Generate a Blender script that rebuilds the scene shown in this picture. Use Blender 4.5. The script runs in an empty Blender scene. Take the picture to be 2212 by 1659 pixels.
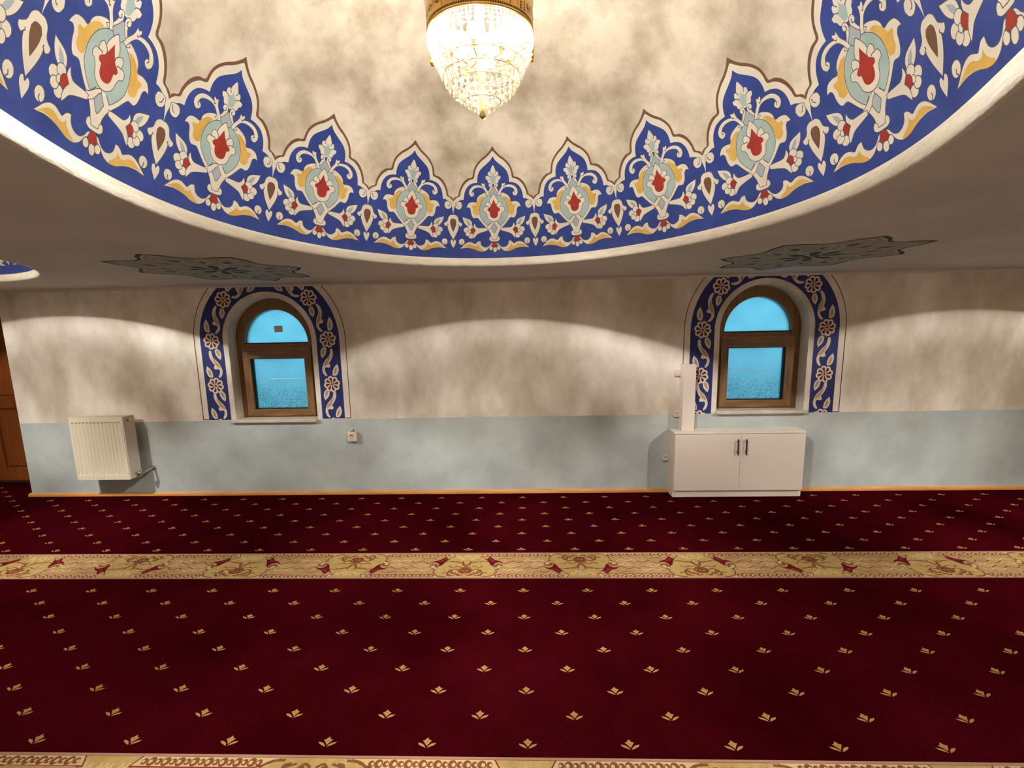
import bpy, bmesh, math, random
from math import sin, cos, pi, hypot, atan2, sqrt, radians
from mathutils import Vector, Matrix
from mathutils.geometry import delaunay_2d_cdt

random.seed(7)
SC = bpy.context.scene
COL = SC.collection
H = 1.805          # ceiling height
YW = 3.31          # long wall with the windows
# ------------------------------------------------------------------ camera
cam_d = bpy.data.cameras.new('camera'); cam = bpy.data.objects.new('camera', cam_d); COL.objects.link(cam)
cam_d.sensor_width = 36.0; cam_d.sensor_fit = 'HORIZONTAL'; cam_d.lens = 860.0 * 36.0 / 2212.0
cam_d.clip_start = 0.02; cam_d.clip_end = 100
RM = ((0.9995, -0.0274, 0.0149), (0.0252, 0.9913, 0.1290), (-0.0183, -0.1285, 0.9915))
cx_, cf_, cu_ = (Vector([RM[i][j] for i in range(3)]).normalized() for j in range(3))
cx_ = cf_.cross(cu_).normalized(); cu_ = cx_.cross(cf_).normalized()
cam.matrix_world = Matrix(((cx_.x, cu_.x, -cf_.x, 0), (cx_.y, cu_.y, -cf_.y, 0), (cx_.z, cu_.z, -cf_.z, 1.38), (0, 0, 0, 1)))
SC.camera = cam
# ------------------------------------------------------------------ world: dusk outside
W = bpy.data.worlds.new('dusk'); SC.world = W; W.use_nodes = True
wn = W.node_tree.nodes; wl = W.node_tree.links
bg = wn['Background']; bg.inputs['Strength'].default_value = 1.0
tc = wn.new('ShaderNodeTexCoord'); sp = wn.new('ShaderNodeSeparateXYZ'); rp = wn.new('ShaderNodeValToRGB')
wl.new(tc.outputs['Generated'], sp.inputs[0]); mr = wn.new('ShaderNodeMapRange')
mr.inputs['From Min'].default_value = -1; mr.inputs['From Max'].default_value = 1
wl.new(sp.outputs['Z'], mr.inputs['Value']); wl.new(mr.outputs[0], rp.inputs[0]); wl.new(rp.outputs[0], bg.inputs['Color'])
rp.color_ramp.elements[0].color = (0.10, 0.42, 0.60, 1); rp.color_ramp.elements[0].position = 0.46
rp.color_ramp.elements[1].color = (0.21, 0.80, 1.02, 1); rp.color_ramp.elements[1].position = 0.62
SC.view_settings.view_transform = 'Standard'; SC.view_settings.look = 'None'
SC.view_settings.gamma = 1.0; SC.view_settings.use_curve_mapping = False
SC.view_settings.exposure = 1.1
SC.cycles.max_bounces = 8; SC.cycles.diffuse_bounces = 5; SC.cycles.transparent_max_bounces = 16
SC.cycles.caustics_reflective = False; SC.cycles.caustics_refractive = False
SC.cycles.use_denoising = True
BULB_UP, BULB_LOW, SPOT = 268.0, 30.0, 106.0       # strength of the lamp bulbs and of the added spot lights

DATA = {"outline":[[[0.0015,0.709],[0.0338,0.6943],[0.0844,0.6771],[0.1453,0.6625],[0.197,0.6461],[0.2336,0.6283],[0.2532,0.609],[0.2664,0.5887],[0.3187,0.5836],[0.3674,0.571],[0.4046,0.5522],[0.4289,0.5302],[0.4397,0.5118],[0.4717,0.5058],[0.4956,0.4993],[0.5085,0.4936]],[[0.004,0.6916],[0.0406,0.6791],[0.0933,0.6642],[0.1389,0.654],[0.1836,0.6393],[0.2172,0.6224],[0.233,0.6047],[0.2452,0.5838],[0.2992,0.5767],[0.346,0.5645],[0.3835,0.5473],[0.4073,0.5276],[0.4202,0.5091],[0.4561,0.502],[0.4843,0.4921],[0.5065,0.4823]],[[0.0001,0.671],[0.0299,0.6563],[0.0702,0.6445],[0.1204,0.6313],[0.165,0.6171],[0.1905,0.6008],[0.2013,0.5831],[0.2022,0.567],[0.2546,0.5642],[0.3089,0.5548],[0.3465,0.5375],[0.3654,0.5173],[0.3711,0.4958],[0.4067,0.4935],[0.4433,0.4857],[0.473,0.4723],[0.49,0.4549],[0.5013,0.4262]]],"tile":[["I","m",1,[[0.0062,0.5371],[0.0379,0.5203],[0.0682,0.5232],[0.1085,0.5254],[0.153,0.5194],[0.1871,0.5108],[0.2078,0.4994],[0.216,0.4851],[0.2591,0.4865],[0.3034,0.4828],[0.3268,0.4721],[0.3381,0.4603],[0.3087,0.4624],[0.2898,0.4547],[0.2829,0.4383],[0.2683,0.4231],[0.2458,0.4156],[0.2066,0.4174],[0.1781,0.4074],[0.1403,0.3905],[0.0999,0.3751],[0.0695,0.3612],[0.0458,0.3436],[0.0327,0.3228],[0.0016,0.3216]]],["Y","p",0,[[0.1119,0.5087],[0.1518,0.5081],[0.1877,0.4987],[0.2161,0.4858],[0.2306,0.4736],[0.2672,0.4722],[0.2712,0.4643],[0.2553,0.4554],[0.2504,0.439],[0.2227,0.4299],[0.1885,0.4326],[0.1816,0.4421],[0.1792,0.4576],[0.1634,0.4766],[0.1403,0.4938]]],["I","m",0,[[0.0043,0.6364],[0.0227,0.6238],[0.038,0.6117],[0.0584,0.6102],[0.0678,0.6018],[0.063,0.5949],[0.0973,0.5919],[0.0922,0.5823],[0.0734,0.5771],[0.0643,0.5675],[0.0416,0.5623],[-0.0031,0.5601]]],["G","m",0,[[-0.0011,0.6089],[0.0122,0.598],[0.0442,0.5903],[0.0353,0.5824],[0.0219,0.568],[-0.0027,0.564]]],["L","lp",3,[[0.038,0.6117],[0.0334,0.6063],[0.0228,0.6023]]],["L","lp",3,[[0.063,0.5949],[0.0465,0.5931],[0.0359,0.5894]]],["I","p",1,[[0.1078,0.5177],[0.0707,0.5285],[0.0516,0.5386],[0.0423,0.5479],[0.0588,0.5517],[0.0576,0.5601],[0.0358,0.5653],[0.0142,0.5613],[0.0083,0.5502],[0.0132,0.5371],[0.0382,0.5236],[0.0772,0.5125]]],["L","lp",3,[[0.0423,0.5479],[0.0303,0.5487],[0.0246,0.5533],[0.0331,0.5572]]],["I","p",1,[[0.025,0.5097],[0.0459,0.5202],[0.0711,0.5331],[0.1009,0.5492],[0.1088,0.566],[0.1265,0.5618],[0.1453,0.566],[0.1528,0.5614],[0.1438,0.5534],[0.1826,0.5569],[0.2351,0.5556],[0.2773,0.5468],[0.3054,0.532],[0.3054,0.5182],[0.282,0.5088],[0.2532,0.5108],[0.2382,0.5191],[0.2472,0.5262],[0.2657,0.529],[0.2529,0.5385],[0.2135,0.5453],[0.1662,0.5462],[0.1283,0.5415],[0.0967,0.5278],[0.0585,0.504]]],["L","lp",3,[[0.2657,0.529],[0.271,0.5236],[0.2583,0.5186]]],["L","lp",3,[[0.1438,0.5534],[0.1332,0.5487],[0.1254,0.5514]]],["G","m",1,[[0.0069,0.5206],[0.0574,0.5147],[0.1017,0.5072],[0.1402,0.4932],[0.1662,0.4748],[0.1775,0.4508],[0.1702,0.4267],[0.1469,0.4097],[0.1112,0.3937],[0.0711,0.3819],[0.0377,0.3928],[0.0079,0.4009]]],["S","m",1,[[0.0062,0.5502],[0.0273,0.5369],[0.0581,0.5227],[0.029,0.5097],[0.0059,0.5206]]],["I","p",0,[[0.0078,0.3991],[0.0428,0.3963],[0.074,0.3818],[0.0554,0.3685],[0.0249,0.351],[0.0152,0.3215],[0.0016,0.3216],[0.0033,0.3476],[0.0362,0.373],[0.0063,0.391]]],["L","lp",3,[[0.0428,0.3963],[0.076,0.3818]]],["I","n",1,[[0.001,0.3999],[-0.0305,0.3959],[-0.0802,0.381],[-0.1293,0.3727],[-0.1878,0.3682],[-0.2074,0.3629],[-0.2077,0.355],[-0.1835,0.3564],[-0.1251,0.3599],[-0.0616,0.3667],[-0.0238,0.38],[0.0063,0.391]]],["S","m",1,[[0.0064,0.3925],[0.0392,0.373],[0.0053,0.3487]]],["I","m",1,[[0.0048,0.5196],[0.0269,0.5081],[0.0478,0.4951],[0.0547,0.4832],[0.0808,0.4863],[0.0999,0.4776],[0.0968,0.4657],[0.1205,0.4647],[0.1334,0.4542],[0.1257,0.4461],[0.1057,0.4436],[0.088,0.4332],[0.0769,0.4177],[0.0485,0.4057],[0.004,0.3999]]],["R","m",0,[[0.0022,0.4979],[0.0245,0.4784],[0.0453,0.4653],[0.0647,0.4606],[0.0799,0.4539],[0.0715,0.4472],[0.0525,0.4446],[0.0473,0.4284],[0.0298,0.4189],[0.0021,0.4157]]],["L","lp",3,[[0.0547,0.4832],[0.0362,0.476],[0.0358,0.4705]]],["L","lp",3,[[0.0968,0.4657],[0.0731,0.466],[0.061,0.4634]]],["I","p",1,[[0.267,0.3836],[0.2736,0.3997],[0.3063,0.4115],[0.3892,0.4212],[0.3738,0.4008],[0.3425,0.3848],[0.3055,0.3779]]],["S","p",0,[[0.2849,0.3868],[0.3011,0.3998],[0.3436,0.411],[0.332,0.3955],[0.306,0.3828]]],["I","p",1,[[0.3751,0.3621],[0.3672,0.3547],[0.3482,0.3505],[0.3254,0.351],[0.3074,0.3561],[0.3011,0.3638],[0.3089,0.3711],[0.328,0.3753],[0.3509,0.3748],[0.3689,0.3697]]],["I","p",1,[[0.3178,0.3363],[0.3107,0.3292],[0.2938,0.3251],[0.2734,0.3255],[0.2573,0.3303],[0.2517,0.3376],[0.2587,0.3447],[0.2756,0.3487],[0.2961,0.3483],[0.3122,0.3436]]],["I","p",1,[[0.3529,0.3462],[0.3462,0.3396],[0.3303,0.3358],[0.311,0.3363],[0.2959,0.3407],[0.2906,0.3476],[0.2973,0.3542],[0.3133,0.358],[0.3325,0.3575],[0.3477,0.353]]],["I","p",1,[[0.3267,0.3753],[0.3195,0.3686],[0.302,0.3647],[0.2809,0.3651],[0.2642,0.3697],[0.2584,0.3767],[0.2656,0.3834],[0.2832,0.3873],[0.3043,0.3868],[0.321,0.3822]]],["I","p",1,[[0.3161,0.3578],[0.3104,0.3523],[0.2977,0.3503],[0.2856,0.3529],[0.281,0.3585],[0.2867,0.3639],[0.2993,0.3659],[0.3115,0.3634]]],["R","p",1,[[0.289,0.3605],[0.2826,0.3526],[0.2675,0.348],[0.2495,0.3484],[0.2354,0.3536],[0.2305,0.3616],[0.2369,0.3695],[0.252,0.3741],[0.2701,0.3737],[0.2842,0.3685]]],["I","p",1,[[0.081,0.3718],[0.1193,0.3734],[0.1652,0.3731],[0.2044,0.3742],[0.2288,0.3837],[0.2398,0.3961],[0.2524,0.385],[0.2535,0.3761],[0.2268,0.3631],[0.2453,0.3532],[0.2578,0.3411],[0.2562,0.3231],[0.2337,0.3329],[0.2094,0.3441],[0.171,0.3509],[0.1179,0.3571],[0.0822,0.3611]]],["I","p",1,[[0.0142,0.3076],[0.0411,0.3045],[0.0655,0.2925],[0.0979,0.2855],[0.1349,0.2879],[0.1628,0.2978],[0.1718,0.3144],[0.197,0.3133],[0.216,0.3079],[0.2329,0.301],[0.2545,0.3043],[0.286,0.3095],[0.3248,0.3083],[0.3628,0.2999],[0.3946,0.2882],[0.4227,0.278],[0.388,0.2796],[0.3446,0.282],[0.2912,0.2802],[0.2423,0.2752],[0.1933,0.2672],[0.14,0.265],[0.0922,0.273],[0.0594,0.2881],[0.0309,0.2965]]],["Y","p",0,[[0.1316,0.2695],[0.1671,0.2794],[0.1911,0.2889],[0.1997,0.2994],[0.2165,0.2911],[0.2436,0.2899],[0.283,0.2979],[0.3219,0.2986],[0.3695,0.2891],[0.4017,0.2807],[0.3497,0.2841],[0.2913,0.2816],[0.2376,0.276],[0.1934,0.2679],[0.1448,0.2657]]],["I","p",1,[[0.4336,0.309],[0.4258,0.3007],[0.4074,0.2959],[0.3853,0.2964],[0.3679,0.3021],[0.3619,0.3108],[0.3696,0.3191],[0.3881,0.3239],[0.4102,0.3233],[0.4276,0.3177]]],["L","lp",3,[[0.3897,0.2971],[0.4018,0.3026],[0.3986,0.3092]]],["I","p",1,[[0.0695,0.2807],[0.0619,0.2734],[0.0447,0.2706],[0.0278,0.2738],[0.0212,0.2812],[0.0288,0.2884],[0.046,0.2912],[0.0629,0.288]]],["I","n",1,[[0.0284,0.2737],[0.0205,0.2649],[0.0026,0.2614],[-0.0149,0.2652],[-0.0217,0.2742],[-0.0138,0.283],[0.0042,0.2865],[0.0217,0.2826]]],["R","m",1,[[0.0009,0.3114],[0.0219,0.3068],[0.0384,0.2928],[0.0263,0.2855],[0.0012,0.285]]],["I","m",1,[[0.0009,0.3114],[0.0417,0.3125],[0.0655,0.3195],[0.0623,0.3297],[0.0452,0.3349],[0.0312,0.3293],[0.0287,0.3213],[0.0015,0.3205]]]],"drop":[["I","m",1,[[-0.0041,0.4296],[0.0307,0.4287],[0.0578,0.4194],[0.0712,0.4022],[0.1116,0.3918],[0.1057,0.3833],[0.0845,0.3781],[0.0691,0.3829],[0.0651,0.3705],[0.0418,0.3472],[0.0003,0.318]]],["W","m",0,[[-0.003,0.4127],[0.023,0.4107],[0.0375,0.4015],[0.0345,0.386],[0.0191,0.3689],[-0.0012,0.3531]]],["I","m",0,[[0.0002,0.3108],[0.0146,0.3196],[0.0298,0.3162],[0.0315,0.3075],[0.0217,0.2966],[-0.0005,0.281]]],["L","lp",3,[[0.071,0.3822],[0.0614,0.3856],[0.0653,0.3892]]],["I","p",1,[[0.0252,0.4821],[0.0661,0.4867],[0.0985,0.4831],[0.1103,0.4704],[0.0927,0.4566],[0.0596,0.4528],[0.0285,0.4598],[0.0224,0.4719]]],["L","lp",3,[[0.0399,0.4783],[0.0498,0.4669],[0.0664,0.4638]]]],"dome":{"cx":-0.0884,"cy":1.296,"ph":1.6196,"hr":[-0.10607,-0.01424,0.01264,0.06345,0.02893,0.00268,0.00198,-0.00608],"ha":[-0.07169,0.00977,0.00824,0.04609,0.00775,-0.00818]},"band":[["I","s",1,[[0.1699,0.0562],[0.1444,0.0312],[0.1111,0.0151],[0.0731,0.0116],[0.072,0.0398],[0.0976,0.0608],[0.1355,0.0667]]],["O","s",0,[[0.1447,0.0488],[0.1192,0.0302],[0.0812,0.0219],[0.0989,0.047]]],["I","s",0,[[0.3006,0.0231],[0.2972,0.006],[0.2676,0.0031],[0.2362,-0.0091],[0.2084,-0.0362],[0.1846,-0.0542],[0.1491,-0.0693],[0.1175,-0.0737],[0.0862,-0.0637],[0.0667,-0.0439],[0.0748,-0.0336],[0.1022,-0.0471],[0.1297,-0.0519],[0.144,-0.0407],[0.1404,-0.0203],[0.1462,-0.0034],[0.1642,-0.0047],[0.1774,-0.0134],[0.2012,0.0046],[0.2328,0.0216],[0.268,0.0286]]],["O","s",0,[[0.2481,0.0054],[0.222,-0.0154],[0.195,-0.0394],[0.1713,-0.0559],[0.1492,-0.0597],[0.1637,-0.0358],[0.1734,-0.021],[0.1986,-0.0111],[0.2207,0.0007]]],["I","s",1,[[0.3044,-0.025],[0.3149,-0.0501],[0.2896,-0.0726],[0.2506,-0.0777],[0.2212,-0.068],[0.2371,-0.0491],[0.2655,-0.0301]]],["O","s",0,[[0.2965,-0.0361],[0.3016,-0.0549],[0.2742,-0.0661],[0.2415,-0.0663],[0.2684,-0.0431]]]],"flow":[[-0.3764,0.1036],[-0.0004,0.0956],[0.3791,0.0855]],"stripe":{"tulip":[[0.1026,-0.1938],[0.1283,-0.1632],[0.1457,-0.1253],[0.1653,-0.1098],[0.1673,-0.1381],[0.1947,-0.1534],[0.226,-0.1358],[0.2005,-0.1659],[0.1687,-0.1781],[0.1426,-0.2084],[0.1286,-0.2071],[0.1247,-0.1878]],"tulip_in":[[0.1272,-0.1963],[0.1487,-0.1632],[0.1784,-0.1609],[0.152,-0.1818],[0.1332,-0.2024]],"cal":[[0.1633,-0.1124],[0.1666,-0.0795],[0.1876,-0.0594],[0.1996,-0.0837],[0.222,-0.1062],[0.2259,-0.1333],[0.1964,-0.1459],[0.1702,-0.1382]],"stem":[[0.1876,-0.0594],[0.1752,-0.0388],[0.1666,-0.0249],[0.1421,-0.0122],[0.1039,-0.0091]],"t1":[[0.0135,-0.1401],[0.0401,-0.1578],[0.0767,-0.158],[0.1045,-0.1656]],"t2":[[0.2366,-0.0705],[0.2655,-0.076],[0.29,-0.0973],[0.3266,-0.1131]],"t3":[[-0.0222,-0.1626],[-0.0168,-0.1246],[0.0128,-0.0961],[0.0381,-0.0789],[0.0272,-0.0518],[0.0052,-0.0448]],"t4":[[0.0304,-0.0311],[0.0671,-0.0424],[0.0768,-0.0657],[0.0928,-0.0698],[0.0987,-0.0287],[0.0786,-0.0202]],"t5":[[-0.0113,-0.0853],[0.0203,-0.0961],[-0.0044,-0.0585],[0.0329,-0.0641]],"top_line":[[0.2062,-0.0376],[0.5611,-0.0285]],"bot_line":[[0.1002,-0.2237],[0.4933,-0.213]]}}
# ------------------------------------------------------------------ helpers
def srgb(r, g, b):
    f = lambda c: (c / 255) / 12.92 if c <= 10 else ((c / 255 + 0.055) / 1.055) ** 2.4
    return (f(r), f(g), f(b), 1)

def mat(name, col, rough=0.8, metal=0.0, var=0.0, scale=6.0, bump=0.0, bscale=60.0, stretch=None, spec=0.3, sheen=0.0, col2=None, lo=0.35, hi=0.65, detail=4):
    m = bpy.data.materials.new(name); m.use_nodes = True
    n, l = m.node_tree.nodes, m.node_tree.links
    p = n['Principled BSDF']; p.inputs['Roughness'].default_value = rough; p.inputs['Metallic'].default_value = metal
    p.inputs['Base Color'].default_value = col; p.inputs['Specular IOR Level'].default_value = spec
    if sheen: p.inputs['Sheen Weight'].default_value = sheen
    t = n.new('ShaderNodeTexCoord'); mp = n.new('ShaderNodeMapping'); l.new(t.outputs['Object'], mp.inputs[0])
    if stretch: mp.inputs['Scale'].default_value = stretch
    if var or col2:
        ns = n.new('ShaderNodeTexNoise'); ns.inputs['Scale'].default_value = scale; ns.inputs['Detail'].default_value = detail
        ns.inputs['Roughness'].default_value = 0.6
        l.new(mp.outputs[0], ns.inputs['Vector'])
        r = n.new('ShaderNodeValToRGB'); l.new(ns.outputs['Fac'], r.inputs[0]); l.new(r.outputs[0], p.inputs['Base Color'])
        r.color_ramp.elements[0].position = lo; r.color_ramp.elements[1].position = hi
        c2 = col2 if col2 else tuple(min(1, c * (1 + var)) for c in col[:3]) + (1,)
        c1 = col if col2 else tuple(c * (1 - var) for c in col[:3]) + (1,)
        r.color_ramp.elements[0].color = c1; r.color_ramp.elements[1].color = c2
    if bump:
        nb = n.new('ShaderNodeTexNoise'); nb.inputs['Scale'].default_value = bscale; nb.inputs['Detail'].default_value = 5
        l.new(mp.outputs[0], nb.inputs['Vector']); b = n.new('ShaderNodeBump'); b.inputs['Strength'].default_value = bump
        b.inputs['Distance'].default_value = 0.004; l.new(nb.outputs['Fac'], b.inputs['Height']); l.new(b.outputs[0], p.inputs['Normal'])
    return m

def mesh_obj(name, verts, faces, mats, parent=None, idx=None, smooth=False):
    me = bpy.data.meshes.new(name); me.from_pydata([tuple(v) for v in verts], [], faces)
    for m in (mats if isinstance(mats, (list, tuple)) else [mats]): me.materials.append(m)
    if idx: me.polygons.foreach_set('material_index', idx)
    if smooth: me.polygons.foreach_set('use_smooth', [True] * len(me.polygons))
    me.update()
    o = bpy.data.objects.new(name, me); COL.objects.link(o)
    if parent: o.parent = parent
    return o

def bm_obj(name, bm, m, parent=None, smooth=False, bevel=0.0):
    if bevel:
        bmesh.ops.bevel(bm, geom=bm.edges[:], offset=bevel, segments=2, profile=0.6, affect='EDGES')
    me = bpy.data.meshes.new(name); bm.to_mesh(me); bm.free()
    for k in (m if isinstance(m, (list, tuple)) else [m]): me.materials.append(k)
    if smooth: me.polygons.foreach_set('use_smooth', [True] * len(me.polygons))
    o = bpy.data.objects.new(name, me); COL.objects.link(o)
    if parent: o.parent = parent
    return o

def box(bm, x0, x1, y0, y1, z0, z1):
    v = [bm.verts.new(p) for p in ((x0,y0,z0),(x1,y0,z0),(x1,y1,z0),(x0,y1,z0),(x0,y0,z1),(x1,y0,z1),(x1,y1,z1),(x0,y1,z1))]
    for f in ((0,3,2,1),(4,5,6,7),(0,1,5,4),(1,2,6,5),(2,3,7,6),(3,0,4,7)): bm.faces.new([v[i] for i in f])

def boxes(name, bl, m, parent=None, bevel=0.0):
    bm = bmesh.new()
    for b in bl: box(bm, *b)
    return bm_obj(name, bm, m, parent, bevel=bevel)

def tube(bm, pts, r, n=8, cap=True):
    pts = [Vector(p) for p in pts]; rings = []
    rr = r if isinstance(r, (list, tuple)) else [r] * len(pts)
    for i, p in enumerate(pts):
        d = (pts[min(i+1, len(pts)-1)] - pts[max(i-1, 0)]).normalized()
        u = d.orthogonal().normalized() if i == 0 else (u - d * u.dot(d)).normalized()
        w = d.cross(u); rings.append([bm.verts.new(p + (u*cos(a) + w*sin(a)) * rr[i]) for a in [2*pi*k/n for k in range(n)]])
    for a, b in zip(rings, rings[1:]):
        for k in range(n): bm.faces.new((a[k], a[(k+1) % n], b[(k+1) % n], b[k]))
    if cap:
        bm.faces.new(list(reversed(rings[0]))); bm.faces.new(rings[-1])

def lathe(bm, prof, n=24, c=(0, 0, 0)):
    rings = []
    for r, z in prof:
        if r < 1e-5: rings.append([bm.verts.new((c[0], c[1], c[2]+z))])
        else: rings.append([bm.verts.new((c[0]+r*cos(2*pi*k/n), c[1]+r*sin(2*pi*k/n), c[2]+z)) for k in range(n)])
    for a, b in zip(rings, rings[1:]):
        for k in range(n):
            q = [a[k % len(a)], a[(k+1) % len(a)], b[(k+1) % len(b)], b[k % len(b)]]
            q2 = []
            for v in q:
                if v not in q2: q2.append(v)
            if len(q2) > 2: bm.faces.new(q2)

def empty(name, loc=(0, 0, 0), parent=None):
    o = bpy.data.objects.new(name, None); o.location = loc; o.empty_display_size = 0.1; COL.objects.link(o)
    if parent: o.parent = parent
    return o
def tag(o, label=None, cat=None, group=None, kind=None):
    if label: o['label'] = label
    if cat: o['category'] = cat
    if group: o['group'] = group
    if kind: o['kind'] = kind
    return o
def copy_tree(o, parent=None):
    c = o.copy(); COL.objects.link(c); c.parent = parent
    for ch in [x for x in bpy.data.objects if x.parent == o]: copy_tree(ch, c)
    return c

# ---- flat painted designs: exact triangulation of layered outlines, one material per colour
def smooth_pts(P, closed=True, n=3, corner=64):
    if len(P) < 3: return P
    N = len(P); out = []
    def turn(i):
        if not closed and i in (0, N-1): return 180
        a, b, c = P[i-1], P[i], P[(i+1) % N]
        d = abs(atan2(c[1]-b[1], c[0]-b[0]) - atan2(b[1]-a[1], b[0]-a[0])); d = min(d, 2*pi-d); return math.degrees(d)
    crn = [turn(i) > corner for i in range(N)]
    for i in range(N if closed else N-1):
        p1, p2 = P[i], P[(i+1) % N]; p0, p3 = P[i-1], P[(i+2) % N]
        if crn[i] or (not closed and i == 0): p0 = (2*p1[0]-p2[0], 2*p1[1]-p2[1])
        if crn[(i+1) % N] or (not closed and i == N-2): p3 = (2*p2[0]-p1[0], 2*p2[1]-p1[1])
        for k in range(n):
            t = k/n
            out.append(tuple(0.5*((2*p1[j]) + (-p0[j]+p2[j])*t + (2*p0[j]-5*p1[j]+4*p2[j]-p3[j])*t*t + (-p0[j]+3*p1[j]-3*p2[j]+p3[j])*t**3) for j in (0, 1)))
    if not closed: out.append(P[-1])
    return out

class Paint:
    """collects coloured outlines in painter's order, then cuts one flat mesh from them"""
    def __init__(s): s.f = []
    def fill(s, c, P): s.f.append((c, list(P)))
    def stroke(s, c, P, w, closed=False):
        N = len(P); w = w/2
        for i in range(N if closed else N-1):
            a, b = P[i], P[(i+1) % N]; dx, dy = b[0]-a[0], b[1]-a[1]; L = hypot(dx, dy)
            if L < 1e-6: continue
            nx, ny = -dy/L*w, dx/L*w; ex, ey = dx/L*w*0.5, dy/L*w*0.5
            s.f.append((c, [(a[0]+nx-ex, a[1]+ny-ey), (a[0]-nx-ex, a[1]-ny-ey), (b[0]-nx+ex, b[1]-ny+ey), (b[0]+nx+ex, b[1]+ny+ey)]))
    def build(s, domain, base, grid=0.0, keep=None):
        V, F, E = [], [], []
        for c, P in s.f:
            if sum(P[i-1][0]*P[i][1]-P[i][0]*P[i-1][1] for i in range(len(P))) < 0: P = P[::-1]
            i0 = len(V); V += [Vector(p) for p in P]; F.append(list(range(i0, i0+len(P))))
        i0 = len(V); V += [Vector(p) for p in domain]; F.append(list(range(i0, i0+len(domain))))
        dom = len(F)-1
        if grid:
            xs = [p[0] for p in domain]; ys = [p[1] for p in domain]
            nx = max(1, int((max(xs)-min(xs))/grid)); ny = max(1, int((max(ys)-min(ys))/grid))
            for i in range(nx+1):
                for j in range(ny+1): V.append(Vector((min(xs)+(max(xs)-min(xs))*i/nx, min(ys)+(max(ys)-min(ys))*j/ny)))
        r = delaunay_2d_cdt(V, E, F, 0, 1e-6)
        vo, fo, of = r[0], r[2], r[5]
        tris, col = [], []
        for f, o in zip(fo, of):
            if dom not in o: continue
            if keep:
                cxy = sum((vo[k] for k in f), Vector((0, 0)))/len(f)
                if not keep(cxy): continue
            top = max([k for k in o if k != dom], default=None)
            tris.append(f); col.append(s.f[top][0] if top is not None else base)
        return vo, tris, col

def painted(name, vo, tris, col, pal, f3, parent=None, flip=False):
    names = sorted(set(col)); mats = [pal[c] for c in names]
    fs = [list(reversed(t)) if flip else list(t) for t in tris]
    return mesh_obj(name, [f3(v) for v in vo], fs, mats, parent, [names.index(c) for c in col])

# ------------------------------------------------------------------ materials
M = {}
M['plaster_wall'] = mat('sponged_plaster_painted_streaks', srgb(196,184,164), 0.85, col2=srgb(240,230,218), scale=3.2, bump=0.25, bscale=90, lo=0.35, hi=0.68, stretch=(1,1,0.6))  # sponge mottling, its contrast raised to paint in caustic light streaks
M['dado'] = mat('grey_blue_dado_paint', srgb(166,172,172), 0.6, col2=srgb(188,196,192), scale=2.5, bump=0.2, bscale=90)
M['ceiling'] = mat('ceiling_plaster', srgb(198,196,190), 0.9, col2=srgb(208,205,199), scale=2, bump=0.15, bscale=80)
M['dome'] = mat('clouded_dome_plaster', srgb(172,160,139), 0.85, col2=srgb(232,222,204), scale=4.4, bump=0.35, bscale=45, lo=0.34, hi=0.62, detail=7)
M['lip'] = mat('ivory_rim_plaster', srgb(214,206,190), 0.8, col2=srgb(228,220,204), scale=14, bump=0.6, bscale=30, stretch=(1,1,4))
pal = {
 'B': mat('ultramarine_paint', srgb(48,66,140), 0.6, col2=srgb(58,78,156), scale=9, bump=0.3, bscale=45),
 'I': mat('ivory_paint', srgb(222,214,200), 0.75, col2=srgb(232,225,210), scale=10, bump=0.3, bscale=45),
 'D': M['dome'],
 'W': mat('brown_paint', srgb(116,84,66), 0.75, var=0.06, bump=0.2),
 'R': mat('brick_red_paint', srgb(156,50,42), 0.7, col2=srgb(170,58,48), scale=12, bump=0.2),
 'G': mat('sage_paint', srgb(160,184,184), 0.75, col2=srgb(174,196,194), scale=12, bump=0.2),
 'S': mat('pale_slate_paint', srgb(168,180,186), 0.75, var=0.04, bump=0.2),
 'Y': mat('ochre_yellow_paint', srgb(210,168,84), 0.7, col2=srgb(224,186,104), scale=14, bump=0.2),
 'L': mat('dark_outline_paint', srgb(84,88,106), 0.7),
 'N': mat('navy_paint', srgb(40,46,104), 0.6, var=0.06, bump=0.15),
 'J': mat('cream_paint', srgb(214,202,186), 0.75, var=0.03, bump=0.15),
 'O': mat('tan_paint', srgb(178,146,100), 0.75, var=0.06, bump=0.15),
 'M': mat('maroon_paint', srgb(98,30,34), 0.7, var=0.05, bump=0.15),
 'K': mat('black_paint', srgb(40,36,36), 0.7),
 'g': mat('grey_sage_paint', srgb(150,150,136), 0.8, var=0.06, scale=20),
 'h': mat('light_grey_paint', srgb(178,174,160), 0.8, var=0.05, scale=20),
}
M['carpet'] = mat('red_carpet_pile', (0.017, 0.0004, 0.0011, 1), 0.95, col2=(0.050, 0.0016, 0.0042, 1), scale=1.3, bump=0.9, bscale=260, lo=0.3, hi=0.72, spec=0.0, detail=9)
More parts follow.
